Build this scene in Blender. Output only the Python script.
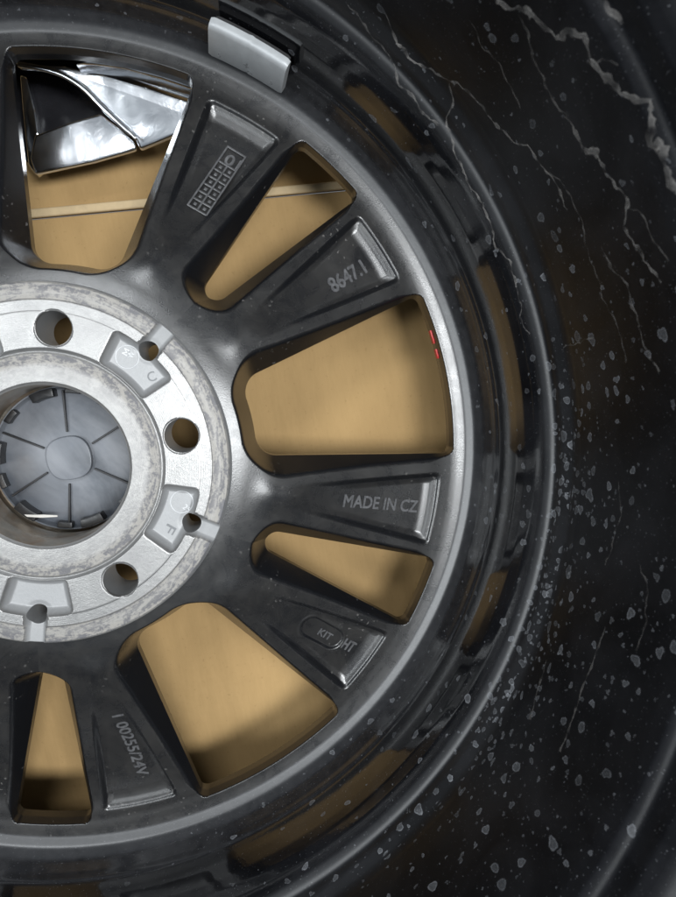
import bpy, bmesh, math, random
import numpy as np
from mathutils import Matrix, Vector

for o in list(bpy.data.objects):
    bpy.data.objects.remove(o)
SC = bpy.context.scene
COL = SC.collection
MM = 0.001
ZW = 0.097            # height of the wheel's hub face above the cardboard (m)
R = math.radians
random.seed(7)
RNG = np.random.default_rng(7)

# ------------------------------------------------------------------ camera
CAM_P = np.array([90.914, 13.152, 273.744])          # mm, wheel coordinates
CAM_W = np.array([-0.099, -0.113, -0.198])
FPX = 646.392


def rotv(w):
    t = np.linalg.norm(w)
    k = w / t
    K = np.array([[0, -k[2], k[1]], [k[2], 0, -k[0]], [-k[1], k[0], 0]])
    return np.eye(3) + math.sin(t) * K + (1 - math.cos(t)) * K @ K


CAM_R = rotv(CAM_W)
cd = bpy.data.cameras.new('camera')
cam = bpy.data.objects.new('camera', cd)
COL.objects.link(cam)
m4 = Matrix([[*CAM_R[0], CAM_P[0] * MM], [*CAM_R[1], CAM_P[1] * MM],
             [*CAM_R[2], CAM_P[2] * MM + ZW], [0, 0, 0, 1]])
cam.matrix_world = m4
cd.sensor_fit = 'VERTICAL'
cd.sensor_height = 36.0
cd.lens = 36.0 * FPX / 897.0
cd.clip_start = 0.01
cd.clip_end = 50
cd.dof.use_dof = True
cd.dof.focus_distance = 0.315
cd.dof.aperture_fstop = 15.0
SC.camera = cam

# ------------------------------------------------------------------ light
world = bpy.data.worlds.new('World')
SC.world = world
world.use_nodes = True
wb = world.node_tree.nodes['Background']
wb.inputs[0].default_value = (0.80, 0.90, 1.0, 1)
wb.inputs[1].default_value = 0.29


def area(name, loc, target, sx, sy, power, col):
    ld = bpy.data.lights.new(name, 'AREA')
    ld.shape = 'RECTANGLE'
    ld.size = sx
    ld.size_y = sy
    ld.energy = power
    ld.color = col
    o = bpy.data.objects.new(name, ld)
    COL.objects.link(o)
    o.location = loc
    d = Vector(target) - Vector(loc)
    o.rotation_euler = d.to_track_quat('-Z', 'Y').to_euler()
    return o


area('overhead_light', (0.62, -0.10, 2.1), (0.05, 0.0, 0.1), 0.42, 0.9, 48, (0.95, 0.98, 1.0))
area('overhead_light', (-1.10, 0.12, 2.0), (0.05, 0.0, 0.1), 0.35, 0.8, 20, (0.92, 0.97, 1.0))

area('overhead_light', (-0.10, 1.10, 2.0), (0.0, 0.0, 0.1), 0.9, 0.35, 16, (0.93, 0.97, 1.0))  # added fill without a known fixture, lifts the shade in the lower windows

SC.view_settings.view_transform = 'Standard'
SC.view_settings.look = 'None'
SC.view_settings.exposure = 0.0
SC.view_settings.gamma = 1.0


# ------------------------------------------------------------------ helpers
def sstep(a, b, x):
    t = np.clip((x - a) / (b - a), 0, 1)
    return t * t * (3 - 2 * t)


def rmax(a, b, r):
    return (np.minimum(np.maximum(a + r, b + r), 0)
            + np.hypot(np.maximum(a + r, 0), np.maximum(b + r, 0)) - r)


def smin(a, b, k):
    h = np.maximum(k - np.abs(a - b), 0) / k
    return np.minimum(a, b) - h * h * k * 0.25


def empty(name, loc=(0, 0, 0), parent=None):
    o = bpy.data.objects.new(name, None)
    o.empty_display_size = 0.05
    COL.objects.link(o)
    o.location = loc
    o.parent = parent
    return o


def tag(o, label, cat):
    o['label'] = label
    o['category'] = cat
    return o


def mesh_np(name, verts_mm, faces, mat=None, normals=None, smooth=True):
    me = bpy.data.meshes.new(name)
    me.from_pydata((np.asarray(verts_mm, float) * MM).tolist(), [], faces)
    me.validate(clean_customdata=False)
    if smooth:
        me.polygons.foreach_set('use_smooth', [True] * len(me.polygons))
    if mat:
        me.materials.append(mat)
    me.update()
    if normals is not None and len(normals) == len(me.vertices):
        me.normals_split_custom_set_from_vertices(np.asarray(normals, float).tolist())
    return me


def obj(name, me, parent=None, rz=0.0):
    o = bpy.data.objects.new(name, me)
    COL.objects.link(o)
    o.parent = parent
    o.rotation_euler = (0, 0, rz)
    return o


def ray_dir(px, py):
    d = CAM_R @ np.array([(px - 338) / FPX, -(py - 448.5) / FPX, -1.0])
    return d


def at(px, py, z):
    """where the sight line through a spot of the photograph meets height z (mm)"""
    d = ray_dir(px, py)
    return CAM_P + d * ((z - CAM_P[2]) / d[2])


# ------------------------------------------------------------------ materials
def new_mat(name):
    m = bpy.data.materials.new(name)
    m.use_nodes = True
    nt = m.node_tree
    return m, nt, nt.nodes['Principled BSDF'], nt.nodes, nt.links


def tex_noise(nt, scale, detail=4, rough=0.55, coord=None, dist=0.0):
    n = nt.nodes.new('ShaderNodeTexNoise')
    n.inputs['Scale'].default_value = scale
    n.inputs['Detail'].default_value = detail
    n.inputs['Roughness'].default_value = rough
    n.inputs['Distortion'].default_value = dist
    if coord is not None:
        nt.links.new(coord, n.inputs['Vector'])
    return n.outputs['Fac']


def ramp(nt, fac, stops):
    n = nt.nodes.new('ShaderNodeValToRGB')
    e = n.color_ramp.elements
    while len(e) < len(stops):
        e.new(0.5)
    for el, (p, c) in zip(e, stops):
        el.position = p
        el.color = (c, c, c, 1) if not hasattr(c, '__len__') else (*c, 1)
    nt.links.new(fac, n.inputs[0])
    return n.outputs[0]


def math_n(nt, op, a, b=None, c=None, clamp=False):
    n = nt.nodes.new('ShaderNodeMath')
    n.operation = op
    n.use_clamp = clamp
    for i, v in enumerate((a, b, c)):
        if v is None:
            continue
        if isinstance(v, (int, float)):
            n.inputs[i].default_value = v
        else:
            nt.links.new(v, n.inputs[i])
    return n.outputs[0]


def mixc(nt, fac, a, b):
    n = nt.nodes.new('ShaderNodeMix')
    n.data_type = 'RGBA'
    for sock, v in ((n.inputs[0], fac), (n.inputs[6], a), (n.inputs[7], b)):
        if hasattr(v, 'is_linked') or hasattr(v, 'links'):
            nt.links.new(v, sock)
        elif isinstance(v, (int, float)):
            sock.default_value = v
        else:
            sock.default_value = (*v, 1)
    return n.outputs[2]


def bump(nt, h, strength, dist, prev=None):
    n = nt.nodes.new('ShaderNodeBump')
    n.inputs['Strength'].default_value = strength
    n.inputs['Distance'].default_value = dist
    nt.links.new(h, n.inputs['Height'])
    if prev is not None:
        nt.links.new(prev, n.inputs['Normal'])
    return n.outputs[0]


def objcoord(nt):
    n = nt.nodes.new('ShaderNodeTexCoord')
    return n.outputs['Object']


def geo_xyz(nt):
    c = objcoord(nt)
    s = nt.nodes.new('ShaderNodeSeparateXYZ')
    nt.links.new(c, s.inputs[0])
    return c, s.outputs[0], s.outputs[1], s.outputs[2]


def mat_paint():
    """satin black casting paint with dust and scuffs (spokes)"""
    m, nt, b, N, L = new_mat('satin_black_paint')
    c, x, y, z = geo_xyz(nt)
    dust = tex_noise(nt, 70, 9, 0.72, c, 0.5)
    fine = tex_noise(nt, 1700, 3, 0.6, c)
    speck = tex_noise(nt, 420, 2, 0.5, c)
    g = N.new('ShaderNodeNewGeometry')
    sx = N.new('ShaderNodeSeparateXYZ')
    L.new(g.outputs['Normal'], sx.inputs[0])
    up = ramp(nt, sx.outputs[2], [(0.62, 0.0), (0.88, 1.0)])          # dust settles on what faces up
    d1 = math_n(nt, 'MULTIPLY', ramp(nt, dust, [(0.30, 0.10), (0.70, 1.0)]), up)
    sp = ramp(nt, speck, [(0.67, 0.0), (0.72, 1.0)])
    sp = math_n(nt, 'MULTIPLY', sp, ramp(nt, tex_noise(nt, 25, 3, 0.5, c), [(0.48, 0.0), (0.62, 0.8)]))
    base = mixc(nt, d1, (0.0075, 0.008, 0.0095), (0.024, 0.0228, 0.0215))
    base = mixc(nt, math_n(nt, 'MULTIPLY', sp, 0.5), base, (0.22, 0.21, 0.20))
    L.new(base, b.inputs['Base Color'])
    r = math_n(nt, 'MULTIPLY_ADD', d1, 0.12, 0.22)
    L.new(r, b.inputs['Roughness'])
    b.inputs['Specular IOR Level'].default_value = 0.85
    L.new(bump(nt, fine, 0.16, 0.0003), b.inputs['Normal'])
    return m


def mat_barrel():
    """gloss black barrel, dusty near the spoke ring"""
    m, nt, b, N, L = new_mat('gloss_black_paint')
    c, x, y, z = geo_xyz(nt)
    dusty = math_n(nt, 'SUBTRACT', 1.0, ramp(nt, math_n(nt, 'MULTIPLY_ADD', z, 12.0, 0.6), [(0.24, 0.0), (0.30, 1.0)]))
    n1 = tex_noise(nt, 30, 6, 0.6, c, 0.6)
    n2 = tex_noise(nt, 240, 5, 0.65, c)
    speck = ramp(nt, tex_noise(nt, 1500, 2, 0.5, c), [(0.69, 0.0), (0.74, 1.0)])
    film = ramp(nt, n1, [(0.42, 0.0), (0.75, 1.0)])
    base = mixc(nt, film, (0.006, 0.0063, 0.0075), (0.016, 0.0165, 0.019))
    base = mixc(nt, math_n(nt, 'MULTIPLY', dusty, ramp(nt, n2, [(0.35, 0.25), (0.7, 0.85)])), base, (0.026, 0.026, 0.028))
    base = mixc(nt, math_n(nt, 'MULTIPLY', speck, 0.35), base, (0.30, 0.31, 0.33))
    L.new(base, b.inputs['Base Color'])
    upper = ramp(nt, math_n(nt, 'MULTIPLY_ADD', z, 10.0, 0.5), [(0.64, 0.0), (0.74, 1.0)])     # satin above the bead step
    r0 = math_n(nt, 'MULTIPLY_ADD', upper, 0.24, ramp(nt, n1, [(0.3, 0.07), (0.75, 0.13)]))
    rid = ramp(nt, math_n(nt, 'MULTIPLY_ADD', z, 20.0, 0.5), [(0.58, 0.0), (0.64, 1.0), (0.90, 1.0), (0.96, 0.0)])   # worn, dusty ridges
    r0 = math_n(nt, 'MULTIPLY_ADD', rid, 0.30, r0)
    r = nt.nodes.new('ShaderNodeMix')
    L.new(dusty, r.inputs[0])
    L.new(r0, r.inputs[2])
    ringz = ramp(nt, math_n(nt, 'MULTIPLY_ADD', z, 10.0, 0.6), [(0.195, 0.34), (0.245, 0.17)])    # cast finish runs up into the fillet
    L.new(ringz, r.inputs[3])
    L.new(r.outputs[0], b.inputs['Roughness'])
    L.new(math_n(nt, 'MULTIPLY_ADD', upper, -0.62, 0.80), b.inputs['Specular IOR Level'])
    nb = bump(nt, tex_noise(nt, 700, 2, 0.5, c), 0.05, 0.0003)
    L.new(bump(nt, tex_noise(nt, 60, 2, 0.5, c), 0.05, 0.002, nb), b.inputs['Normal'])
    return m


def mat_hub():
    """machined aluminium with worn, corroded rings; cast finish in the pockets"""
    m, nt, b, N, L = new_mat('machined_aluminium')
    c, x, y, z = geo_xyz(nt)
    rr = math_n(nt, 'SQRT', math_n(nt, 'ADD', math_n(nt, 'MULTIPLY', x, x), math_n(nt, 'MULTIPLY', y, y)))
    r01 = math_n(nt, 'MULTIPLY', rr, 10.0)             # 0.1 m -> 1
    nbig = tex_noise(nt, 90, 6, 0.7, c, 0.5)
    nfine = tex_noise(nt, 760, 6, 0.72, c)
    cp = N.new('ShaderNodeCombineXYZ')                  # smears along the turning direction
    L.new(math_n(nt, 'MULTIPLY', rr, 330.0), cp.inputs[0])
    L.new(math_n(nt, 'MULTIPLY', math_n(nt, 'ARCTAN2', y, x), 5.5), cp.inputs[1])
    smear = tex_noise(nt, 1.2, 8, 0.72, cp.outputs[0], 0.6)
    # rings of dirt, wobbling a little
    rw = math_n(nt, 'ADD', r01, math_n(nt, 'MULTIPLY', math_n(nt, 'SUBTRACT', nfine, 0.5), 0.02))
    dirt_in = ramp(nt, rw, [(0.335, 0.15), (0.36, 0.16), (0.405, 0.30), (0.425, 0.95), (0.455, 1.0), (0.462, 0.0)])
    dirt_out = ramp(nt, rw, [(0.666, 0.0), (0.676, 0.95), (0.70, 0.7), (0.72, 1.0), (0.745, 1.0)])
    dirt = math_n(nt, 'ADD', dirt_in, dirt_out, clamp=True)
    patch = ramp(nt, math_n(nt, 'MULTIPLY_ADD', nfine, 0.4, math_n(nt, 'MULTIPLY', smear, 0.65)), [(0.49, 0.0), (0.57, 1.0)])
    dark = math_n(nt, 'MULTIPLY', dirt, patch)
    pocket = ramp(nt, math_n(nt, 'MULTIPLY_ADD', z, 100.0, 0.6), [(0.35, 1.0), (0.52, 0.0)])
    clean = mixc(nt, ramp(nt, nbig, [(0.35, 0.0), (0.7, 1.0)]), (0.34, 0.335, 0.328), (0.265, 0.262, 0.258))
    beige = mixc(nt, nfine, (0.21, 0.193, 0.168), (0.31, 0.292, 0.262))
    col = mixc(nt, math_n(nt, 'MULTIPLY', dirt, 0.75), clean, beige)
    col = mixc(nt, math_n(nt, 'MULTIPLY', dark, 0.78), col, (0.075, 0.076, 0.09))
    cast = mixc(nt, nfine, (0.27, 0.272, 0.274), (0.33, 0.332, 0.334))
    col = mixc(nt, pocket, col, cast)
    L.new(col, b.inputs['Base Color'])
    met = math_n(nt, 'MULTIPLY_ADD', dirt, -0.45, 0.75)
    met = math_n(nt, 'MULTIPLY', met, math_n(nt, 'MULTIPLY_ADD', pocket, -0.6, 1.0))
    L.new(met, b.inputs['Metallic'])
    ro = math_n(nt, 'MULTIPLY_ADD', dirt, 0.22, 0.36)
    ro = math_n(nt, 'MULTIPLY_ADD', pocket, 0.15, ro)
    L.new(ro, b.inputs['Roughness'])
    # turning grooves + grain
    wv = nt.nodes.new('ShaderNodeMath')
    wv.operation = 'SINE'
    L.new(math_n(nt, 'MULTIPLY', rr, 9000.0), wv.inputs[0])
    g = math_n(nt, 'MULTIPLY', wv.outputs[0], math_n(nt, 'SUBTRACT', 1.0, pocket))
    nb = bump(nt, g, 0.10, 0.00006)
    L.new(bump(nt, nfine, 0.22, 0.0005, nb), b.inputs['Normal'])
    return m


def mat_simple(name, col, rough, metal=0.0, var=0.25, nscale=120, bstr=0.1, bdist=0.0004, spec=0.5, dust=None):
    m, nt, b, N, L = new_mat(name)
    c = objcoord(nt)
    n = tex_noise(nt, nscale, 6, 0.62, c, 0.3)
    lo = tuple(v * (1 - var) for v in col)
    hi = tuple(min(1, v * (1 + var)) for v in col)
    cc = mixc(nt, ramp(nt, n, [(0.3, 0.0), (0.7, 1.0)]), lo, hi)
    if dust:
        cc = mixc(nt, ramp(nt, tex_noise(nt, nscale * 0.4, 5, 0.6, c, 0.8), [(0.42, 0.0), (0.72, dust[1])]), cc, dust[0])
    L.new(cc, b.inputs['Base Color'])
    L.new(ramp(nt, n, [(0.25, max(0.02, rough - 0.08)), (0.75, rough + 0.08)]), b.inputs['Roughness'])
    b.inputs['Metallic'].default_value = metal
    b.inputs['Specular IOR Level'].default_value = spec
    if bstr:
        L.new(bump(nt, tex_noise(nt, nscale * 5, 3, 0.6, c), bstr, bdist), b.inputs['Normal'])
    return m


def mat_cardboard():
    m, nt, b, N, L = new_mat('kraft_cardboard')
    c, x, y, z = geo_xyz(nt)
    mp = nt.nodes.new('ShaderNodeMapping')
    mp.inputs['Scale'].default_value = (1, 0.12, 1)
    L.new(c, mp.inputs[0])
    fib = tex_noise(nt, 560, 7, 0.78, mp.outputs[0])
    blot = tex_noise(nt, 9, 5, 0.6, c, 0.4)
    speck = ramp(nt, tex_noise(nt, 380, 3, 0.6, c), [(0.63, 0.0), (0.72, 1.0)])
    wave = nt.nodes.new('ShaderNodeTexWave')
    wave.inputs['Scale'].default_value = 26
    wave.inputs['Distortion'].default_value = 1.2
    wave.inputs['Detail Scale'].default_value = 3.0
    L.new(c, wave.inputs['Vector'])
    col = mixc(nt, fib, (0.355, 0.230, 0.100), (0.465, 0.308, 0.140))
    col = mixc(nt, ramp(nt, blot, [(0.35, 0.0), (0.7, 0.45)]), col, (0.300, 0.190, 0.080))
    col = mixc(nt, math_n(nt, 'MULTIPLY', speck, 0.4), col, (0.24, 0.145, 0.062))
    L.new(col, b.inputs['Base Color'])
    b.inputs['Roughness'].default_value = 0.82
    b.inputs['Specular IOR Level'].default_value = 0.2
    nb = bump(nt, wave.outputs['Fac'], 0.22, 0.0012)
    nb = bump(nt, blot, 0.3, 0.010, nb)
    L.new(bump(nt, fib, 0.12, 0.0004, nb), b.inputs['Normal'])
    return m


def mat_chrome():
    m, nt, b, N, L = new_mat('polished_chrome')
    c = objcoord(nt)
    n = tex_noise(nt, 26, 3, 0.5, c)
    b.inputs['Base Color'].default_value = (0.74, 0.76, 0.79, 1)
    b.inputs['Metallic'].default_value = 1.0
    L.new(ramp(nt, n, [(0.3, 0.14), (0.7, 0.30)]), b.inputs['Roughness'])
    h = tex_noise(nt, 190, 4, 0.6, c, 0.5)
    L.new(bump(nt, math_n(nt, 'MULTIPLY', h, ramp(nt, tex_noise(nt, 30, 2, 0.5, c), [(0.45, 0.0), (0.6, 1.0)])), 0.16, 0.0015, bump(nt, tex_noise(nt, 22, 2, 0.5, c, 0.6), 0.35, 0.006)), b.inputs['Normal'])
    return m


def mat_residue(name, col, gain):
    """dried water and dust lying thinly on the paint; cover comes from the attribute"""
    m, nt, b, N, L = new_mat(name)
    at_n = nt.nodes.new('ShaderNodeAttribute')
    at_n.attribute_name = 'cover'
    c = objcoord(nt)
    n = tex_noise(nt, 900, 4, 0.65, c)
    a = math_n(nt, 'MULTIPLY', at_n.outputs['Fac'], ramp(nt, n, [(0.3, 0.45), (0.62, 1.0)]))
    a = math_n(nt, 'MULTIPLY', a, gain, clamp=True)
    b.inputs['Base Color'].default_value = (*col, 1)
    b.inputs['Roughness'].default_value = 0.9
    b.inputs['Specular IOR Level'].default_value = 0.15
    L.new(a, b.inputs['Alpha'])
    return m


M_PAINT = mat_paint()
M_BARREL = mat_barrel()
M_HUB = mat_hub()
M_CARD = mat_cardboard()
M_CHROME = mat_chrome()
M_CAP = mat_simple('grey_black_plastic', (0.070, 0.079, 0.094), 0.42, 0, 0.3, 60, 0.08, 0.0004, 0.55, ((0.21, 0.22, 0.24), 0.8))
M_CLIP = mat_simple('black_plastic', (0.010, 0.010, 0.011), 0.38, 0, 0.3, 90, 0.05)
M_BORE = mat_simple('bare_bore_aluminium', (0.44, 0.40, 0.34), 0.36, 0.75, 0.2, 200, 0.12, 0.0003, 0.5, ((0.36, 0.20, 0.09), 0.6))
M_LETTER = mat_simple('cast_lettering', (0.085, 0.085, 0.088), 0.28, 0, 0.35, 300, 0.1, 0.0003, 0.6)  # paler than the spoke paint: highlights on the raised strokes put into the colour
M_CASTL = mat_simple('cast_aluminium', (0.50, 0.505, 0.51), 0.5, 0.35, 0.1, 300, 0.1)
M_WEIGHT = mat_simple('grey_coated_zinc', (0.40, 0.415, 0.425), 0.45, 0.15, 0.07, 200, 0.08)
M_TAPE = mat_simple('black_foam_tape', (0.018, 0.018, 0.019), 0.75, 0, 0.2, 300, 0.3)
M_INK = mat_simple('stamped_mark', (0.16, 0.165, 0.17), 0.6, 0, 0.1, 300, 0.0)
M_RED = mat_simple('red_paint', (0.50, 0.025, 0.022), 0.45, 0, 0.15, 300, 0.1)
M_DARK = mat_simple('dark_wheel_inside', (0.012, 0.012, 0.014), 0.18, 0, 0.3, 40, 0.05)
M_PAPER = mat_simple('pale_paper_edge', (0.54, 0.41, 0.24), 0.8, 0, 0.08, 200, 0.1)
M_FILM = mat_simple('clear_film_scrap', (0.62, 0.60, 0.56), 0.3, 0, 0.1, 200, 0.1)
M_SPOT = mat_residue('dried_water_spots', (0.43, 0.445, 0.475), 0.66)
M_TRAIL = mat_residue('dried_drip_trails', (0.42, 0.40, 0.38), 0.80)

# ------------------------------------------------------------------ profiles of the wheel (mm)
A0 = 73.4                                     # direction of the first bolt hole (deg)
PROF = np.array([(73, -5.0), (80, -6.2), (90, -9.2), (100, -13.2), (115, -19.2), (140, -29.2), (160, -36.6),
                 (176, -42.4), (182, -44.7), (187, -44.7), (191, -44.3), (195.0, -42.4), (198.6, -38.2),
                 (200.9, -32.5), (201.8, -28.9), (202.7, -28.2), (203.0, -25.5), (203.5, -18), (204.3, -10), (205.5, -3.5), (207.5, 2),
                 (210.0, 6.6), (212.0, 8.7), (213.8, 9.7), (214.4, 12), (214.8, 14.4), (215.8, 16.0), (217.4, 16.5), (217.7, 19),
                 (218.4, 32), (221.4, 62), (224.2, 88), (225.2, 93.5), (226.9, 95.6), (228.6, 97),
                 (229.2, 100), (229.6, 104), (233, 110), (239, 114.5), (243, 118), (244.3, 121), (243.6, 124)])


def smooth_poly(P, step, sig):
    seg = np.hypot(*np.diff(P, axis=0).T)
    s = np.r_[0, np.cumsum(seg)]
    n = int(s[-1] / step)
    t = np.linspace(0, s[-1], n)
    Q = np.stack([np.interp(t, s, P[:, 0]), np.interp(t, s, P[:, 1])], 1)
    k = np.arange(-int(4 * sig / step), int(4 * sig / step) + 1) * step
    w = np.exp(-k * k / (2 * sig * sig))
    w /= w.sum()
    h = len(k) // 2
    pad = np.r_[2 * Q[0] - Q[1:h + 1][::-1], Q, 2 * Q[-1] - Q[-h - 1:-1][::-1]]
    return np.stack([np.convolve(pad[:, i], w, 'valid') for i in (0, 1)], 1)


P_ALL = smooth_poly(PROF, 0.1, 0.7)
P_SPK = smooth_poly(PROF[:20], 0.1, 2.6)
RJ = 190.5
# base height of the spoke backs, easing into the barrel profile at RJ
_r = np.linspace(73, 192, 1200)
_za = np.interp(_r, P_SPK[:, 0], P_SPK[:, 1])
_zb = np.interp(_r, P_ALL[:, 0], P_ALL[:, 1])
_w = sstep(182, 189, _r)
_zt = _za * (1 - _w) + _zb * _w


def zb(r):
    return np.interp(r, _r, _zt)


def zf(r):
    return -25 - (r - 85) * (25 / 99.0)


def win_large(x, y):
    r = np.hypot(x, y)
    ds = (np.abs(y) - (19.7 + 0.247 * (x - 93))) * 0.971
    d = rmax(ds, 85.5 - r, 9.0)
    return rmax(d, r - 184.3, 4.0)


def win_narrow(x, y):
    r = np.hypot(x, y)
    ds = (np.abs(y) - (5.4 + 0.163 * (x - 102))) * 0.987
    d = rmax(ds, 97.3 - r, 5.2)
    return rmax(d, r - 184.3, 4.0)


C36, S36 = math.cos(R(36)), math.sin(R(36))


def win_sdf(x, y):
    """distance to the nearest opening; local frame: large opening on +x, narrow one at 36 deg"""
    y = np.abs(y)
    return np.minimum(win_large(x, y), win_narrow(x * C36 + y * S36, -x * S36 + y * C36))


def spoke_z(x, y, oval=False):
    y = np.abs(y)
    r = np.hypot(x, y)
    th = np.arctan2(y, x)
    d = win_sdf(x, y)
    base = zb(r)
    v = r * np.sin(th - R(22.0))
    hv = 8.3 + (r - 115) * 0.178
    dp = rmax(np.abs(v) - hv, r - 179.3, 4.5)
    D = 5.2 * sstep(98, 150, r)
    e = (0.7 * sstep(0, 3.0, -dp) + 0.3 * sstep(1.0, 6.0, -dp)) * (0.35 * sstep(0, 2.5, 179.3 - r) + 0.65 * sstep(0.5, 10.5, 179.3 - r))
    base = base - D * e
    # slight crown along the spoke root
    base = base + 1.2 * np.exp(-(v / 7.0) ** 2) * sstep(82, 95, r) * (1 - sstep(100, 118, r))
    if oval:
        u = r * np.cos(th - R(22.0)) - 147.0
        vv = v - 0.6
        do = np.hypot(np.maximum(np.abs(u) - 7.0, 0), vv) - 5.4
        base = base - 1.1 * (1 - sstep(-0.9, 0.5, do)) + 0.35 * np.exp(-((do - 0.9) / 0.8) ** 2)
    dr = 0.30 + 0.20 * sstep(84, 100, r) - 0.34 * sstep(172, 183, r)
    wall = zf(r) + d / dr
    return smin(base, wall, 2.6 - 1.5 * sstep(174, 182, r))


def polar_field(rs, ths, zfun, sdf=None, wall=0.0, eps=0.04):
    """height field on a polar grid, cut cleanly along sdf = 0, with the cut edge turned down by `wall`"""
    nr, nt_ = len(rs), len(ths)
    Rg, Tg = np.meshgrid(rs, ths, indexing='ij')
    X, Y = Rg * np.cos(Tg), Rg * np.sin(Tg)
    S = sdf(X, Y) if sdf is not None else np.ones_like(X)
    idx = np.arange(nr * nt_).reshape(nr, nt_)
    pos = S > 0
    cnt = pos[:-1, :-1].astype(int) + pos[1:, :-1] + pos[1:, 1:] + pos[:-1, 1:]
    full = cnt == 4
    quads = np.stack([idx[:-1, :-1][full], idx[1:, :-1][full], idx[1:, 1:][full], idx[:-1, 1:][full]], 1)
    faces = quads.tolist()
    xs, ys = X.ravel().tolist(), Y.ravel().tolist()
    Sf, Rf, Tf = S.ravel(), Rg.ravel(), Tg.ravel()
    cross = {}

    def cut(a, b):
        k = (a, b) if a < b else (b, a)
        if k not in cross:
            lo, hi = 0.0, 1.0
            a_, b_ = k
            sa = Sf[a_]
            t = sa / (sa - Sf[b_])
            for _ in range(4):
                rr = Rf[a_] + (Rf[b_] - Rf[a_]) * t
                tt = Tf[a_] + (Tf[b_] - Tf[a_]) * t
                s = float(sdf(np.array([rr * math.cos(tt)]), np.array([rr * math.sin(tt)]))[0])
                if (s > 0) == (sa > 0):
                    lo = t
                else:
                    hi = t
                t = 0.5 * (lo + hi) if not (lo == 0.0 or hi == 1.0) else min(max(t + (0.02 if s * sa > 0 else -0.02), 0.01), 0.99)
            rr = Rf[a_] + (Rf[b_] - Rf[a_]) * t
            tt = Tf[a_] + (Tf[b_] - Tf[a_]) * t
            cross[k] = len(xs)
            xs.append(rr * math.cos(tt))
            ys.append(rr * math.sin(tt))
        return cross[k]
    edges = []
    for i, j in zip(*np.nonzero((cnt > 0) & (cnt < 4))):
        c4 = [idx[i, j], idx[i + 1, j], idx[i + 1, j + 1], idx[i, j + 1]]
        poly, cr = [], []
        for q in range(4):
            a, b = int(c4[q]), int(c4[(q + 1) % 4])
            if Sf[a] > 0:
                poly.append(a)
            if (Sf[a] > 0) != (Sf[b] > 0):
                k = cut(a, b)
                poly.append(k)
                cr.append((k, Sf[a] > 0))
        if len(poly) >= 3:
            faces.append(poly)
        if len(cr) == 2:
            o = [k for k, out in cr if out][0]
            n = [k for k, out in cr if not out][0]
            edges.append((o, n))
    xs, ys = np.array(xs), np.array(ys)
    z = zfun(xs, ys)
    nx = -(zfun(xs + eps, ys) - zfun(xs - eps, ys)) / (2 * eps)
    ny = -(zfun(xs, ys + eps) - zfun(xs, ys - eps)) / (2 * eps)
    V = np.stack([xs, ys, z], 1)
    Nn = np.stack([nx, ny, np.ones_like(nx)], 1)
    if wall > 0 and edges:
        ks = sorted({k for e in edges for k in e})
        mp = {k: i for i, k in enumerate(ks)}
        kx, ky, kz = xs[ks], ys[ks], z[ks]
        gx = (sdf(kx + eps, ky) - sdf(kx - eps, ky))
        gy = (sdf(kx, ky + eps) - sdf(kx, ky - eps))
        gl = np.hypot(gx, gy) + 1e-9
        wn = np.stack([-gx / gl, -gy / gl, 0 * gl], 1)
        b0 = len(V)
        n0 = len(ks)
        top = np.stack([kx, ky, kz], 1)
        bot = top + np.array([0, 0, -wall])
        V = np.r_[V, top, bot]
        Nn = np.r_[Nn, wn, wn]
        for a, b in edges:
            a_, b_ = b0 + mp[a], b0 + mp[b]
            faces.append([b_, a_, a_ + n0, b_ + n0])
    used = np.zeros(len(V), bool)
    for f in faces:
        used[f] = True
    new = np.cumsum(used) - 1
    faces = [[int(new[q]) for q in f] for f in faces]
    V, Nn = V[used], Nn[used]
    Nn /= np.linalg.norm(Nn, axis=1)[:, None]
    return V, faces, Nn


# ------------------------------------------------------------------ the cardboard under the wheel
FLOOR = -ZW / MM
box = tag(empty('cardboard_box'), 'open brown cardboard box lying flat beneath the black wheel', 'box')


def prism(name, pts_xy, z0, z1, mat, parent, bev=0.0, zfn=None, seg=3):
    bm = bmesh.new()
    top = [bm.verts.new((p[0] * MM, p[1] * MM, (z1 if zfn is None else zfn(p[0], p[1])) * MM)) for p in pts_xy]
    bot = [bm.verts.new((p[0] * MM, p[1] * MM, (z0 if zfn is None else zfn(p[0], p[1]) - (z1 - z0)) * MM)) for p in pts_xy]
    ft = bm.faces.new(top)
    bm.faces.new(bot[::-1])
    n = len(top)
    for i in range(n):
        bm.faces.new((top[i], bot[i], bot[(i + 1) % n], top[(i + 1) % n]))
    bmesh.ops.recalc_face_normals(bm, faces=bm.faces)
    if bev > 0:
        bmesh.ops.bevel(bm, geom=list(bm.edges), offset=bev * MM, segments=seg, profile=0.6, affect='EDGES', clamp_overlap=True)
    me = bpy.data.meshes.new(name)
    bm.to_mesh(me)
    bm.free()
    me.polygons.foreach_set('use_smooth', [True] * len(me.polygons))
    me.materials.append(mat)
    o = obj(name, me, parent)
    md = o.modifiers.new('edge', 'EDGE_SPLIT')
    md.split_angle = R(40)
    return o


fa, fb = at(27, 220, FLOOR), at(352, 190, FLOOR)
fdir = (fb - fa)[:2] / np.linalg.norm((fb - fa)[:2])
fnor = np.array([-fdir[1], fdir[0]])                     # towards the top of the photograph
f0 = fa[:2]


def fold(u, v):
    return (f0 + fdir * u + fnor * v).tolist()


fl = prism('floor_panel', [fold(-520, 0), fold(-520, -760), fold(700, -760), fold(700, 0)], -4, 0, M_CARD, box, 1.0)
pf = prism('folded_edge', [fold(-520, 0.6), fold(-520, 5.2), fold(700, 5.2), fold(700, 0.6)], -3, 1.6, M_PAPER, box, 1.2)
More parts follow.
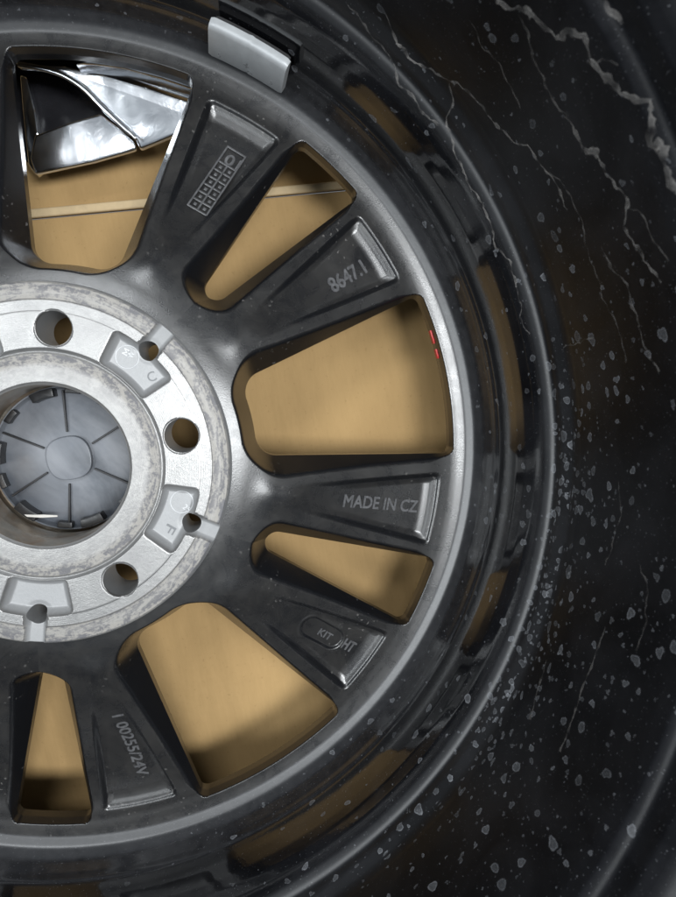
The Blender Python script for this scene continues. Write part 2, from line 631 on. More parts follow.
# the panel beyond the fold rises a little, away from the light
bp = prism('back_panel', [fold(-520, 5.6), fold(-520, 330), fold(700, 330), fold(700, 5.6)], -4, 0, M_CARD, box, 0.8,
           zfn=lambda x, y: -9.0 - 0.04 * (np.dot(np.array([x, y]) - f0, fnor) - 7.4))

# ------------------------------------------------------------------ the wheel
wheel = tag(empty('alloy_wheel', (0, 0, ZW)), 'black alloy wheel seen from behind with silver hub and ten spokes', 'wheel')

NR, NT = 300, 230
RS = np.linspace(73.2, RJ, NR)
TH = np.linspace(0, R(36), NT)


def spoke_mesh(name, side, oval=False):
    V, F, N_ = polar_field(RS, TH, lambda x, y: spoke_z(x, y, oval), win_sdf, wall=5.0)
    if side < 0:
        V = V * np.array([1, -1, 1])
        N_ = N_ * np.array([1, -1, 1])
        F = [f[::-1] for f in F]
    return mesh_np(name, V, F, M_PAINT, N_)


ME_P = spoke_mesh('spoke', 1)
ME_N = spoke_mesh('spoke', -1)
ME_O = spoke_mesh('spoke_oval', 1, True)
spokes = {}
for k in range(5):
    for s in (-1, 1):
        rel = -72 * k + 22 * s
        me = ME_P if s > 0 else ME_N
        if k == 2 and s > 0:
            me = ME_O
        spokes[rel] = obj('spoke', me, wheel, R(A0 - 72 * k))

# barrel: inner skin from RJ up over the lip, then the outer skin back down to the front lip
j0 = int(np.argmax(P_ALL[:, 0] >= RJ))
inner = P_ALL[j0:]
keep = [0]
acc = 0
for i in range(1, len(inner)):
    acc += np.hypot(*(inner[i] - inner[i - 1]))
    lim = 0.45 if inner[i][1] < 12 or 86 < inner[i][1] < 108 else 3.0
    if acc >= lim or i == len(inner) - 1:
        keep.append(i)
        acc = 0
inner = inner[keep]
inner[0] = (RJ, float(zb(RJ)))
outer = np.array([(243, 125.5), (240, 124), (238, 118), (236.5, 108), (231, 100), (229, 88), (228, 40), (227.5, 12), (222, -8),
                  (222, -40), (236, -52), (241, -74), (244, -92), (242, -97), (238, -96), (228, -84), (208, -66), (190.5, -57), (189.5, -52)])
PB = np.r_[inner, outer]
NS = 420
ang = np.linspace(0, 2 * math.pi, NS, endpoint=False)
V = np.stack([np.outer(PB[:, 0], np.cos(ang)), np.outer(PB[:, 0], np.sin(ang)), np.outer(PB[:, 1], np.ones(NS))], 2).reshape(-1, 3)
npf = len(PB)
ii, jj = np.meshgrid(np.arange(npf - 1), np.arange(NS), indexing='ij')
j2 = (jj + 1) % NS
F = np.stack([ii * NS + jj, (ii + 1) * NS + jj, (ii + 1) * NS + j2, ii * NS + j2], 2).reshape(-1, 4)
tg = np.gradient(PB, axis=0)
tg[0] = (1.0, float((zb(RJ) - zb(RJ - 0.5)) / 0.5))
nr_, nz_ = -tg[:, 1], tg[:, 0]
nl = np.hypot(nr_, nz_)
nr_, nz_ = nr_ / nl, nz_ / nl
Nb = np.stack([np.outer(nr_, np.cos(ang)), np.outer(nr_, np.sin(ang)), np.outer(nz_, np.ones(NS))], 2).reshape(-1, 3)
barrel = obj('barrel', mesh_np('barrel', V, F.tolist(), M_BARREL, Nb), wheel)


# hub: machined mounting face, bolt holes, pin holes, cast pockets
def hub_holes(x, y):
    d = np.full_like(x, 1e3)
    for k in range(5):
        a = R(A0 - 72 * k)
        d = np.minimum(d, np.hypot(x - 56 * math.cos(a), y - 56 * math.sin(a)) - 7.1)
        a = R(A0 - 72 * k - 36)
        d = np.minimum(d, np.hypot(x - 63 * math.cos(a), y - 63 * math.sin(a)) - 4.1)
    return d


def hub_z(x, y):
    r = np.hypot(x, y)
    z = np.interp(r, [32, 33.3, 34.4, 45.6, 46.6, 48.0, 62.2, 62.8, 67.0, 67.4, 73.6, 74.5, 75.2],
                  [-2.4, -1.5, -0.5, -0.5, -1.1, 0.0, 0.0, -0.25, -0.25, -0.6, -0.7, -1.8, -5.6])
    th = (np.degrees(np.arctan2(y, x)) - (A0 - 36)) % 72
    th = np.where(th > 36, th - 72, th)
    t = r * np.radians(th)
    # pocket, and the relief groove running outwards past the pin hole
    hw = 14.6 / 57.3 * r - 0.4
    dp = rmax(np.abs(t) - hw, np.abs(r - 55.0) - 8.3, 3.0)
    dg = rmax(np.abs(t) - 5.2, 58.0 - r, 1.0)
    ddp = 4.6 * sstep(-0.2, 3.6, -dp)
    ddg = 3.6 * sstep(-0.2, 3.0, -dg)
    dep = np.maximum(ddp, ddg)
    pin = np.hypot(t, r - 63)
    dep = dep + 0.8 * (1 - sstep(4.0, 6.2, pin)) * 0.6
    a72 = (np.degrees(np.arctan2(y, x)) - A0) % 72
    a72 = np.where(a72 > 36, a72 - 72, a72)
    bd = np.hypot(r * np.radians(a72), r - 56)
    z = z - 0.55 * (1 - sstep(7.1, 7.75, bd))
    return np.minimum(z, np.where(dep > 0, -dep, 9))


V, F, N_ = polar_field(np.linspace(33.3, 75.2, 130), np.linspace(0, 2 * math.pi, 901), hub_z, hub_holes, wall=24.0)
hub = obj('hub', mesh_np('hub', V, F, M_HUB, N_), wheel)


def lathe(name, prof, mat, parent, seg=128, a_from=0.0, a_to=2 * math.pi):
    prof = np.array(prof, float)
    closed = abs(a_to - a_from - 2 * math.pi) < 1e-6
    an = np.linspace(a_from, a_to, seg, endpoint=not closed)
    V = np.stack([np.outer(prof[:, 0], np.cos(an)), np.outer(prof[:, 0], np.sin(an)), np.outer(prof[:, 1], np.ones(len(an)))], 2).reshape(-1, 3)
    n = len(an)
    F = []
    for i in range(len(prof) - 1):
        for j in range(n if closed else n - 1):
            F.append([i * n + j, (i + 1) * n + j, (i + 1) * n + (j + 1) % n, i * n + (j + 1) % n][::-1])
    me = mesh_np(name, V, F, mat)
    o = obj(name, me, parent)
    md = o.modifiers.new('edge', 'EDGE_SPLIT')
    md.split_angle = R(35)
    return o


lathe('center_bore', [(33.3, -1.5), (32.9, -4), (32.9, -15), (33.8, -16), (33.8, -30), (36, -31), (36, -40), (30, -44)][::-1], M_BORE, hub)

# centre cap seen from the inside
cap = obj('center_cap', bpy.data.meshes.new('tmp'), wheel)
prof = [(0.01, -36.2), (8, -36.2), (14, -36.4), (22, -36.8), (29.5, -37.6), (31.6, -38.2), (32.3, -37.0), (32.6, -34.5), (33.2, -34.5), (33.2, -41)]
tmp = lathe('cap_disc', prof[::-1], M_CAP, wheel, 96)
cap.data = tmp.data
cap.name = 'center_cap'
md = cap.modifiers.new('edge', 'EDGE_SPLIT')
md.split_angle = R(35)
bpy.data.objects.remove(tmp)
boss = []
for k in range(48):
    a = 2 * math.pi * k / 48
    rr = 10.4 * (1 - 0.035 * math.cos(4 * a))
    boss.append((rr * math.cos(a), rr * math.sin(a)))
prism('boss', boss, -36.6, -33.6, M_CAP, cap, 0.7)
CAPR = [94, 33, -25, -92, 214, 158]
for a in CAPR:
    w = R(a - 11.4)
    cs, sn = math.cos(w), math.sin(w)
    pts = [(12.0, -0.42), (31.2, -0.42), (31.2, 0.42), (12.0, 0.42)]
    prism('rib', [(u * cs - v * sn, u * sn + v * cs) for u, v in pts], -37.6, -35.0, M_CLIP, cap, 0.15, seg=1)
for k in range(12):
    a = R(30 * k + 8 + (k % 3) * 3)
    half = R(9.5 if k % 2 else 6.0)
    r0, r1 = (28.6, 32.5) if k % 2 else (29.8, 32.5)
    pts = [(r1 * math.cos(a + half * t), r1 * math.sin(a + half * t)) for t in np.linspace(-1, 1, 5)]
    pts += [(r0 * math.cos(a + half * t), r0 * math.sin(a + half * t)) for t in np.linspace(1, -1, 5)]
    prism('clip', pts, -38, -30.5 if k % 2 else -33.0, M_CLIP, cap, 0.35, seg=2)
q = at(28, 533, -29.5)
q[:2] *= min(1.0, 29.5 / np.hypot(q[0], q[1]))
prism('film_scrap', [(q[0] + dx, q[1] + dy) for dx, dy in [(-5, 2.2), (-1, 1.2), (3, 0.4), (9, -1.2), (9, -2.0), (2, -0.9), (-4, 0.8)]], -30.2, -29.4, M_FILM, cap, 0.2, seg=1)


# ------------------------------------------------------------------ cast lettering
def text_mesh(s, size, ext, spacing=1.0, shear=0.0):
    cu = bpy.data.curves.new('txt', 'FONT')
    cu.body = s
    cu.size = size
    cu.extrude = ext
    cu.bevel_depth = 0.0
    cu.bevel_resolution = 1
    cu.space_character = spacing
    cu.offset = 0.0
    cu.shear = shear
    cu.resolution_u = 4
    o = bpy.data.objects.new('txt', cu)
    COL.objects.link(o)
    dg = bpy.context.evaluated_depsgraph_get()
    me = bpy.data.meshes.new_from_object(o.evaluated_get(dg))
    v = np.array([t.co[:] for t in me.vertices])
    f = [list(pl.vertices) for pl in me.polygons]
    bpy.data.objects.remove(o)
    bpy.data.meshes.remove(me)
    return v, f


def letters(name, s, r0, rel, length, height, zfun, ext, mat, parent, off=0.0, prot=0.0, bold=0.0):
    """lettering lying on a surface; reads outwards from radius r0 at rel degrees from the first bolt"""
    v, f = text_mesh(s, 1.0, 0.0)
    w0, h0 = np.ptp(v[:, 0]), np.ptp(v[:, 1])
    v, f = text_mesh(s, height / h0, ext)
    v[:, 0] = (v[:, 0] - v[:, 0].min()) * (length / np.ptp(v[:, 0]))
    v[:, 1] -= 0.5 * (v[:, 1].min() + v[:, 1].max())
    if prot:
        c, s_ = math.cos(prot), math.sin(prot)
        cx = v[:, 0].mean()
        v[:, 0], v[:, 1] = (v[:, 0] - cx) * c - v[:, 1] * s_ + cx, (v[:, 0] - cx) * s_ + v[:, 1] * c
    a = R(A0 + rel)
    x = (r0 + v[:, 0]) * math.cos(a) - (v[:, 1] + off) * math.sin(a)
    y = (r0 + v[:, 0]) * math.sin(a) + (v[:, 1] + off) * math.cos(a)
    z = zfun(x, y) + v[:, 2]
    P_ = np.stack([x, y, z], 1)
    if ext > 0.3:                                   # heavy cast strokes
        k_ = height * 0.035
        Vs, Fs = [], []
        for q_, (du, dv) in enumerate(((0, 0), (k_, 0.6 * k_), (-k_, -0.6 * k_), (0.6 * k_, -k_), (-0.6 * k_, k_))):
            Vs.append(P_ + np.array([du, dv, -0.03 * q_]))
            Fs += [[i_ + q_ * len(P_) for i_ in g_] for g_ in f]
        P_, f = np.concatenate(Vs), Fs
    me = mesh_np(name, P_, f, mat, smooth=False)
    o = obj(name, me, wheel)
    o.parent = parent
    o.rotation_euler = (0, 0, -parent.rotation_euler[2])
    return o


def world_spoke_z(k, oval=False):
    a = R(A0 - 72 * k)
    c, s = math.cos(a), math.sin(a)
    return lambda x, y: spoke_z(x * c + y * s, -x * s + y * c, oval)


letters('lettering', 'MADE IN CZ', 128.2, -94.0, 40.5, 6.0, world_spoke_z(1), 0.5, M_LETTER, spokes[-94])
letters('lettering', '8647.1', 145.0, -51.0, 20.5, 7.0, world_spoke_z(1), 0.5, M_LETTER, spokes[-50])
letters('lettering', 'KIT', 145.2, -121.9, 8.0, 3.6, world_spoke_z(2, True), 0.5, M_LETTER, spokes[-122], 0.2)
letters('lettering', 'HT', 160.6, -121.2, 6.8, 5.6, world_spoke_z(2, True), 0.5, M_LETTER, spokes[-122], -0.6)
letters('lettering', '1 00255/24V', 120.0, -164.6, 42.0, 5.2, world_spoke_z(2), 0.5, M_LETTER, spokes[-166])

# casting date grid on the uppermost spoke
zs = world_spoke_z(0)
sp0 = spokes[-22]


def bar(r0, r1, v0, v1, h, name='grid_bar', rel=-23.2):
    a = R(A0 + rel)
    c, s = math.cos(a), math.sin(a)
    bm_v, nseg = [], 6
    rs = np.linspace(r0, r1, nseg) if r1 - r0 > v1 - v0 else np.array([r0, r1])
    vs = np.array([v0, v1]) if r1 - r0 > v1 - v0 else np.linspace(v0, v1, nseg)
    b = 0.28
    V_, F_ = [], []
    for k, (i, hh) in enumerate(((0.0, -0.4), (0.0, h - 0.2), (b, h))):
        pts = [(rs[0] + i, vv) for vv in (vs[0] + i, vs[-1] - i)] + [(rs[-1] - i, vv) for vv in (vs[-1] - i, vs[0] + i)]
        for (rr, vv) in pts:
            x, y = rr * c - vv * s, rr * s + vv * c
            V_.append((x, y, float(zs(np.array([x]), np.array([y]))[0]) + hh))
    for k in (0, 1):
        for q_ in range(4):
            F_.append([k * 4 + q_, k * 4 + (q_ + 1) % 4, (k + 1) * 4 + (q_ + 1) % 4, (k + 1) * 4 + q_][::-1])
    F_.append([8, 9, 10, 11][::-1])
    o = obj(name, mesh_np(name, V_, F_, M_LETTER, smooth=False), sp0)
    o.rotation_euler = (0, 0, -sp0.rotation_euler[2])
    return o


G0, G1, GH = 126.0, 153.0, 4.6
for i in range(7):
    rr = G0 + (G1 - G0) * i / 6
    bar(rr - 0.45, rr + 0.45, -GH, GH, 0.75)
bar(161.2, 162.2, -GH, GH, 0.8)
for vv in (-GH, 0.0, GH):
    bar(G0 - 0.3, (G1 if vv == 0 else 162.2), vv - 0.4, vv + 0.4, 0.7)
for i in range(6):
    for vv in (-GH / 2, GH / 2):
        rr = G0 + (G1 - G0) * (i + 0.5) / 6
        bar(rr - 0.7, rr + 0.7, vv - 0.7, vv + 0.7, 0.6, 'grid_dot')
letters('lettering', '01', 153.6, -23.2, 7.0, 5.6, zs, 0.35, M_LETTER, sp0, prot=-math.pi / 2)


# marks in the hub pockets
def ring_mark(r0, rel, rad):
    a = R(A0 + rel)
    cx, cy = r0 * math.cos(a), r0 * math.sin(a)
    V_, F_ = [], []
    n = 40
    for (dr, h) in ((-0.3, -0.1), (-0.12, 0.16), (0.12, 0.16), (0.3, -0.1)):
        for j in range(n):
            t = 2 * math.pi * j / n
            x, y = cx + (rad + dr) * math.cos(t), cy + (rad + dr) * math.sin(t)
            V_.append((x, y, float(hub_z(np.array([x]), np.array([y]))[0]) + h))
    for k in range(3):
        for j in range(n):
            F_.append([k * n + j, (k + 1) * n + j, (k + 1) * n + (j + 1) % n, k * n + (j + 1) % n][::-1])
    obj('stamp_ring', mesh_np('stamp_ring', V_, F_, M_CASTL), hub)


ring_mark(55.5, -30.9, 4.7)
ring_mark(56.2, -101.5, 4.7)
letters('stamp_letter', 'M', 55.6, -29.6, 2.6, 3.0, hub_z, 0.16, M_CASTL, hub, prot=0.1)
letters('stamp_letter', 'W', 56.0, -31.6, 2.4, 2.6, hub_z, 0.16, M_CASTL, hub, prot=0.2)
letters('stamp_letter', 'C', 54.4, -43.8, 3.4, 4.0, hub_z, 0.22, M_INK, hub, prot=-0.35)
letters('stamp_letter', 'F', 54.4, -114.6, 3.4, 4.4, hub_z, 0.22, M_INK, hub, prot=-1.6)
letters('stamp_letter', '25', 57.4, -103.4, 3.2, 2.4, hub_z, 0.16, M_CASTL, hub, prot=-0.4)

# ------------------------------------------------------------------ balance weight glued to the barrel
ra, rb = A0 - 14.6, A0 - 25.2
WP0, WP1 = np.array([197.4, -35.0]), np.array([200.0, -21.5])       # barrel wall behind the weight
wd = (WP1 - WP0) / np.linalg.norm(WP1 - WP0)
wn_ = np.array([-wd[1], wd[0]])                                   # towards the axis


def strip(name, a0, a1, s0, s1, h0, h1, mat, parent, rnd=1.2, nseg=24, crease=False):
    """a bar bent round the barrel, with rounded edges"""
    cs = []
    for (sx, hx, u) in ((s0, h0, 0), (s0, h1 - rnd, 1), (s0 + 0.3 * rnd, h1 - 0.3 * rnd, 1), (s0 + rnd, h1, 1), (s1 - 2.4 * rnd, h1, 1), (s1 - 1.0 * rnd, h1 - 0.35 * rnd, 1), (s1 - 0.2 * rnd, h1 - 1.1 * rnd, 1), (s1, h1 - 2.0 * rnd, 1), (s1, h0, 0)):
        cs.append(WP0 + wd * sx + wn_ * hx)
    cs = np.array(cs)
    V_, F_ = [], []
    an = np.linspace(R(a0), R(a1), nseg)
    mid = (nseg - 1) / 2
    for k, a in enumerate(an):
        e = min(k, nseg - 1 - k)
        sh = 1.0 if e > 0 else 0.93
        cc = cs.mean(0) + (cs - cs.mean(0)) * sh
        if crease and abs(k - mid) < 0.6:
            cc = cc - wn_ * 0.35
        for (r_, z_) in cc:
            V_.append((r_ * math.cos(a), r_ * math.sin(a), z_))
    m_ = len(cs)
    for k in range(nseg - 1):
        for j in range(m_):
            F_.append([k * m_ + j, k * m_ + (j + 1) % m_, (k + 1) * m_ + (j + 1) % m_, (k + 1) * m_ + j])
    F_.append(list(range(m_))[::-1])
    F_.append([(nseg - 1) * m_ + j for j in range(m_)])
    o = obj(name, mesh_np(name, V_, F_, mat), parent)
    md = o.modifiers.new('edge', 'EDGE_SPLIT')
    md.split_angle = R(38)
    return o


bw = strip('balance_weight', rb, ra, -0.5, 18.5, 1.2, 5.6, M_WEIGHT, wheel, 1.1, 25, True)
strip('adhesive_tape', rb + 0.35, ra - 0.35, 0.6, 16.5, -1.6, 1.2, M_TAPE, bw, 0.2, 25)


def weight_mark(s, ac, sc, size):
    v, f = text_mesh(s, size, 0.05)
    v[:, 0] -= 0.5 * (v[:, 0].min() + v[:, 0].max())
    v[:, 1] -= 0.5 * (v[:, 1].min() + v[:, 1].max())
    out = []
    for x, y, h in v:
        p = WP0 + wd * (sc + y) + wn_ * (5.66 + h)
        a = R(ac) - x / p[0]
        out.append((p[0] * math.cos(a), p[0] * math.sin(a), p[1]))
    obj('weight_mark', mesh_np('weight_mark', out, f, M_INK, smooth=False), bw)


am = (ra + rb) / 2
weight_mark('+', am, 5.2, 5.5)
weight_mark('5', ra - 1.5, 3.0, 3.2)
weight_mark('5', rb + 1.6, 3.6, 3.2)
weight_mark('Zn', am - 0.5, 2.2, 2.4)

# red inspection paint on the edge of a window
for (p0, p1) in (((429, 331), (433, 344)), ((436.5, 349), (440, 358))):
    a0_, a1_ = at(*p0, -49), at(*p1, -49)
    t0, t1 = math.atan2(a0_[1], a0_[0]), math.atan2(a1_[1], a1_[0])
    V_, F_ = [], []
    for k, t in enumerate(np.linspace(t0, t1, 5)):
        for (r_, z_) in ((183.7, -49.6), (183.7, -52.6), (184.6, -52.6), (184.6, -49.6)):
            V_.append((r_ * math.cos(t), r_ * math.sin(t), z_ + 0.4 * math.sin(3 * k)))
    for k in range(4):
        for j in range(4):
            F_.append([k * 4 + j, k * 4 + (j + 1) % 4, (k + 1) * 4 + (j + 1) % 4, (k + 1) * 4 + j])
    F_.append([0, 1, 2, 3])
    F_.append([16, 17, 18, 19])
    obj('paint_mark', mesh_np('paint_mark', V_, F_, M_RED, smooth=False), wheel)

# ------------------------------------------------------------------ dried water on the barrel
sk = np.r_[0, np.cumsum(np.hypot(*np.diff(P_ALL, axis=0).T))]
tgA = np.gradient(P_ALL, axis=0)
tgA /= np.hypot(*tgA.T)[:, None]


def on_barrel(s, th, lift):
    r_ = np.interp(s, sk, P_ALL[:, 0])
    z_ = np.interp(s, sk, P_ALL[:, 1])
    tr, tz = np.interp(s, sk, tgA[:, 0]), np.interp(s, sk, tgA[:, 1])
    r_, z_ = r_ - tz * lift, z_ + tr * lift
    return np.stack([r_ * np.cos(th), r_ * np.sin(th), z_ * np.ones_like(r_)], -1)


def hit_barrel(px, py):
    d = ray_dir(px, py)
    t = np.linspace(60, 460, 4000)
    P = CAM_P[None] + d[None] * t[:, None]
    r_ = np.hypot(P[:, 0], P[:, 1])
    m_ = (P_ALL[:, 0] > 190.5) & (P_ALL[:, 0] < 243)
    wall = np.interp(P[:, 2], P_ALL[m_][:, 1], P_ALL[m_][:, 0])
    k = int(np.argmax(r_ > wall))
    p_ = P[k]
    s_ = np.interp(p_[2], P_ALL[m_][:, 1], sk[m_])
    return s_, math.atan2(p_[1], p_[0])


S_RIDGE = hit_barrel(567, 447)[0]
S_CREASE = hit_barrel(498, 440)[0]


def cover_mesh(name, V_, F_, cov, mat, parent):
    me = mesh_np(name, V_, F_, mat)
    a_ = me.attributes.new('cover', 'FLOAT', 'POINT')
    a_.data.foreach_set('value', np.asarray(cov, np.float32))
    return obj(name, me, parent)


VV, FF, CC = [], [], []


def spot(s, th, w, h, op, flake=0.0):
    if max(w, h) > 1.2:
        flake *= 0.35
    n = 14
    base = sum(len(v) for v in VV)
    ph = RNG.uniform(0, 6.28, 4)
    am_ = RNG.uniform(0.03, 0.16, 4) * (1 + 2.0 * flake)
    t = np.linspace(0, 2 * math.pi, n, endpoint=False)
    irr = 1 + am_[0] * np.cos(2 * t + ph[0]) + am_[1] * np.cos(3 * t + ph[1]) + 0.6 * am_[2] * np.cos(5 * t + ph[2]) + flake * RNG.uniform(-0.25, 0.35, n)
    tilt = RNG.uniform(-0.4, 0.4)
    rings, cov = [(0.0, 0.42), (0.62, 0.38), (0.86, 0.85), (1.0, 0.10)], []
    pts = []
    for k, (f_, cv) in enumerate(rings):
        if k == 0:
            pts.append((s, th))
            cov.append(cv * op)
            continue
        for q_ in range(n):
            u = 1.3 * w * f_ * irr[q_] * math.cos(t[q_])
            v = h * f_ * irr[q_] * math.sin(t[q_])
            u, v = u * math.cos(tilt) - v * math.sin(tilt), u * math.sin(tilt) + v * math.cos(tilt)
            pts.append((s + v, th + u / 221.0))
            cov.append(cv * op)
    pts = np.array(pts)
    VV.append(on_barrel(pts[:, 0], pts[:, 1], 0.10))
    for q_ in range(n):
        q2 = (q_ + 1) % n
        FF.append([base, base + 1 + q_, base + 1 + q2])
        for k in (0, 1):
            a_ = base + 1 + k * n
            FF.append([a_ + q_, a_ + n + q_, a_ + n + q2, a_ + q2])
    CC.extend(cov)


def view_xy(s, th):
    p_ = on_barrel(np.array([s]), np.array([th]), 0.1)[0]
    q_ = (p_ - CAM_P) @ CAM_R
    return 338 + FPX * q_[0] / -q_[2], 448.5 - FPX * q_[1] / -q_[2]


SMAX = sk[int(np.argmax(P_ALL[:, 1] > 96))]
n_sp = 0
PLACED = []
while n_sp < 720:
    s = RNG.uniform(S_CREASE - 14, SMAX)
    th = R(RNG.uniform(-95, 95))
    im = math.degrees(th) + 11.4                     # bearing as seen in the photograph
    hgt = s - S_RIDGE
    # the splash hit the right and lower right side hardest
    dens = math.exp(-((im + 14) / 34) ** 2) * (1.0 if hgt < 34 else 0.62) * (0.30 if hgt < -6 else 1.0) + 0.20
    if RNG.uniform() > dens:
        continue
    big = RNG.uniform() ** 2.2
    sz = 0.38 + 1.45 * big
    if any(abs(s - a_) < 1.5 * (sz + c_) and abs(th - b_) * 221 < 1.6 * (sz + c_) for a_, b_, c_ in PLACED):
        continue
    PLACED.append((s, th, sz))
    spot(s, th, sz * RNG.uniform(0.75, 1.25), sz * RNG.uniform(0.7, 1.3) * (1.25 if hgt > 10 else 1.0), RNG.uniform(0.35, 0.95), 0.15 if RNG.uniform() < 0.55 else 0.8)
    n_sp += 1
for _ in range(260):
    th = R(RNG.normal(-26, 17))
    s = S_RIDGE + abs(RNG.normal(0, 15)) - 7
    sz = 0.4 + 1.1 * RNG.uniform() ** 2
    spot(s, th, sz * RNG.uniform(0.75, 1.3), sz * RNG.uniform(0.7, 1.3), RNG.uniform(0.4, 1.0), 0.0 if RNG.uniform() < 0.7 else 0.6)
n_sp = 0
while n_sp < 500:
    s = RNG.uniform(S_CREASE - 18, SMAX)
    th = R(RNG.uniform(-100, 100))
    im = math.degrees(th) + 11.4
    if RNG.uniform() > math.exp(-((im + 20) / 40) ** 2) + 0.15:
        continue
    sz = RNG.uniform(0.14, 0.34)
    spot(s, th, sz, sz * RNG.uniform(0.8, 1.6), RNG.uniform(0.3, 0.9))
    n_sp += 1
ws = cover_mesh('water_spots', np.concatenate(VV), FF, CC, M_SPOT, barrel)
ws['kind'] = 'stuff'


def trail(pts, w, op, jit=1.0, blob=0.0):
    st = np.array([hit_barrel(*q_) for q_ in pts])
    dist = np.r_[0, np.cumsum(np.hypot(np.diff(st[:, 0]), np.diff(st[:, 1]) * 221))]
    n = max(12, int(dist[-1] / 1.0))
    d = np.linspace(0, dist[-1], n)
    S_, T_ = np.interp(d, dist, st[:, 0]), np.interp(d, dist, st[:, 1]) * 221

    def wob(f, a):
        return sum(a / (k + 1) * np.sin(d / dist[-1] * f * (k + 1) * 6.28 + RNG.uniform(0, 6.28)) for k in range(4))
    f = dist[-1] / 14.0
    S_, T_ = S_ + jit * wob(f, 0.5), T_ + jit * wob(f, 0.5)
    W_ = 0.6 * w * np.clip(1 + 0.45 * wob(f * 1.7, 1.0) + blob * np.maximum(0, wob(f * 0.8, 1.0)) ** 2, 0.25, 3.2)
    W_ *= sstep(0, 4, d) * 0.8 + 0.2
    ds, dt = np.gradient(S_), np.gradient(T_)
    l_ = np.hypot(ds, dt) + 1e-9
    ns, nt_ = -dt / l_, ds / l_
    V_, C_ = [], []
    rows = [(-1.0, 0.0), (-0.6, 0.75), (-0.15, 0.6), (0.3, 0.65), (0.65, 1.0), (1.0, 0.0)]
    ov = np.clip(0.75 + 0.45 * wob(f * 1.3, 1.0), 0.12, 1.15) * op
    for e, cv in rows:
        rag = 1 + 0.18 * wob(f * 4, 1.0) * (abs(e) > 0.5)
        V_.append(on_barrel(S_ + ns * W_ * e * rag, (T_ + nt_ * W_ * e * rag) / 221, 0.14))
        C_.append(cv * ov)
    m_ = len(rows)
    F_ = [[k * n + i, (k + 1) * n + i, (k + 1) * n + i + 1, k * n + i + 1] for k in range(m_ - 1) for i in range(n - 1)]
    return cover_mesh('drip_trail', np.concatenate(V_), F_, np.concatenate(C_), M_TRAIL, barrel)


trail([(490, -6), (508, 8), (530, 10), (540, 22), (556, 38), (570, 32), (583, 36), (590, 58), (608, 80), (628, 97), (648, 102)], 1.4, 0.8, 1.0, 0.5)
trail([(648, 102), (655, 122), (650, 142), (664, 150), (668, 170), (676, 195)], 1.9, 0.42, 1.2, 0.4)
trail([(604, -4), (612, 14), (622, 24)], 1.0, 0.45, 1.0, 0.5)
trail([(500, 128), (514, 142), (528, 146), (536, 158), (548, 172), (560, 190), (568, 212)], 0.65, 0.85, 0.8, 0.4)
trail([(520, 12), (528, 36), (534, 55), (545, 85), (560, 108), (568, 117)], 0.7, 0.45)
trail([(568, 116), (575, 132), (584, 150), (598, 153)], 1.3, 0.7, 1.0, 1.0)
trail([(598, 153), (606, 176), (624, 191), (628, 205), (625, 225), (634, 245), (648, 262), (662, 285)], 0.8, 0.8, 1.0, 0.7)
trail([(386, 14), (396, 42), (412, 60), (430, 70), (450, 80), (470, 92), (486, 112), (500, 128)], 0.8, 0.7, 0.8, 0.4)
trail([(450, 80), (453, 100), (447, 124), (454, 148), (466, 178), (488, 214), (496, 246), (512, 264), (516, 286)], 0.6, 0.75, 0.8, 0.4)
trail([(392, 60), (400, 84), (414, 98), (428, 118), (440, 126)], 0.7, 0.55, 0.8, 0.4)
trail([(606, 626), (596, 655), (582, 690), (572, 722), (560, 752)], 0.7, 0.45, 0.3)
trail([(547, 660), (538, 690), (530, 720)], 0.9, 0.35, 0.3)
trail([(562, 350), (572, 344), (584, 342), (593, 336)], 0.5, 0.55)
trail([(600, 245), (612, 268), (626, 282), (632, 300), (640, 330), (650, 358), (660, 372)], 0.6, 0.5, 1.0, 0.6)

trail([(350, 4), (368, 30), (392, 60)], 0.6, 0.5, 0.8, 0.4)
trail([(470, 20), (484, 48), (498, 62), (512, 88), (520, 108)], 0.5, 0.4, 0.8, 0.4)
trail([(548, 172), (560, 178), (570, 196), (582, 218), (586, 246)], 0.5, 0.45, 0.8, 0.4)
trail([(628, 205), (640, 212), (655, 240), (668, 262)], 0.5, 0.5, 0.8, 0.4)
trail([(516, 286), (522, 304), (520, 318), (530, 334)], 0.5, 0.4, 0.8, 0.3)
trail([(586, 246), (598, 278), (604, 300), (620, 330), (626, 362)], 0.45, 0.4, 0.9, 0.4)
trail([(592, 62), (604, 58), (618, 66)], 0.5, 0.4, 0.8, 0.3)
trail([(640, 560), (648, 590), (646, 622), (638, 650)], 0.5, 0.35, 0.8, 0.3)
trail([(618, 480), (622, 510), (614, 540), (606, 566)], 0.45, 0.35, 0.8, 0.3)

# ------------------------------------------------------------------ the polished wheel lying under the black one
cw = tag(empty('chrome_wheel', tuple(at(60, 120, FLOOR) * MM + np.array([0, 0, ZW]))), 'polished chrome wheel glimpsed through the top left window of the black wheel', 'wheel')
cw_off = np.array(cw.location)


def zp(zx, zy):
    return zx / 3.219, 40 + zy / 3.219


YD = np.array([math.sin(R(11.4)), math.cos(R(11.4))])                # up the photograph


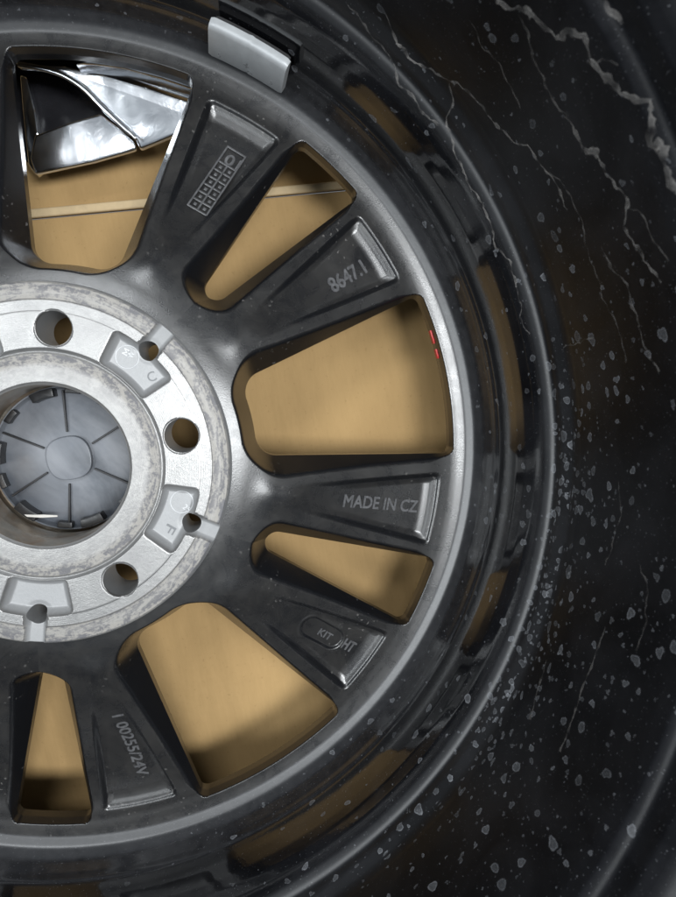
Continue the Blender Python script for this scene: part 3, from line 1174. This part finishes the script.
def face(name, zpts, z0, gx, gy, thick, mat, bev):
    """a facet of the polished wheel: plane z = z0 + slopes, about the middle of the window"""
    c0 = at(*zp(330, 250), z0)
    n_ = np.array([-(gx * YD[1] + gy * YD[0]), -(-gx * YD[0] + gy * YD[1]), 1.0])
    pts = []
    for q_ in zpts:
        d = ray_dir(*zp(*q_))
        t = np.dot(c0 - CAM_P, n_) / np.dot(d, n_)
        pts.append(CAM_P + d * t)
    pts = np.array(pts)
    a_, b_ = -n_[0], -n_[1]
    o = prism(name, [(p_[0], p_[1]) for p_ in pts], -thick, 0, mat, cw, bev,
              zfn=lambda x, y: c0[2] + a_ * (x - c0[0]) + b_ * (y - c0[1]))
    o.location = (-cw_off[0], -cw_off[1], -cw_off[2] + ZW)
    return o


face('spoke', [(40, 60), (130, 78), (205, 82), (330, 108), (470, 150), (650, 212), (650, 262), (590, 295), (450, 352), (436, 318), (390, 272), (330, 215), (268, 150), (205, 112), (130, 92), (60, 88)], -76, 0.05, 0.30, 4, M_CHROME, 1.6)
face('spoke', [(110, 305), (230, 262), (322, 236), (384, 282), (432, 326), (440, 352), (300, 392), (180, 418), (112, 432), (95, 380)], -78, 0.0, 0.19, 3.5, M_CHROME, 1.4)
face('inner_edge', [(62, 110), (84, 118), (112, 225), (122, 300), (150, 398), (112, 432), (88, 400), (70, 220)], -74, 0.35, 0.25, 8, M_CHROME, 1.4)
face('rim_lip', [(240, 76), (300, 58), (400, 66), (520, 92), (660, 140), (660, 172), (520, 124), (400, 92), (300, 78)], -70, 0.0, 0.55, 10, M_CHROME, 1.6)
face('rim_lip', [(246, 80), (300, 82), (400, 97), (520, 130), (660, 178), (660, 206), (520, 160), (400, 116), (320, 100)], -74, 0.0, 0.12, 8, M_CHROME, 1.4)
face('inner_barrel', [(30, 60), (330, 60), (430, 250), (420, 330), (110, 420), (50, 350)], -92, 0.0, 0.05, 6, M_DARK, 1.0)

# raised bead along the polished spoke
path = [(58, 80), (140, 92), (205, 113), (268, 153), (330, 219), (390, 274), (440, 320)]
pp = np.array([at(*zp(*q_), -71.5 + 0.006 * (250 - q_[1]) * 3) for q_ in path])
tt_ = np.linspace(0, len(pp) - 1, 40)
cc_ = np.stack([np.interp(tt_, np.arange(len(pp)), pp[:, k]) for k in range(3)], 1)
for _ in range(6):
    cc_[1:-1] = 0.25 * cc_[:-2] + 0.5 * cc_[1:-1] + 0.25 * cc_[2:]
V_, F_ = [], []
dd = np.gradient(cc_, axis=0)
for k in range(40):
    d_ = dd[k] / np.linalg.norm(dd[k])
    e1 = np.cross(d_, [0, 0, 1.0])
    e1 /= np.linalg.norm(e1)
    e2 = np.cross(e1, d_)
    for j in range(10):
        a = 2 * math.pi * j / 10
        V_.append(cc_[k] + (e1 * math.cos(a) * 1.3 + e2 * math.sin(a) * 1.0) * (1.0 if k < 37 else 0.6))
for k in range(39):
    for j in range(10):
        F_.append([k * 10 + j, k * 10 + (j + 1) % 10, (k + 1) * 10 + (j + 1) % 10, (k + 1) * 10 + j])
F_.append(list(range(10))[::-1])
F_.append([390 + j for j in range(10)])
bead = obj('edge_bead', mesh_np('edge_bead', V_, F_, M_CHROME), cw)
bead.location = (-cw_off[0], -cw_off[1], -cw_off[2] + ZW)
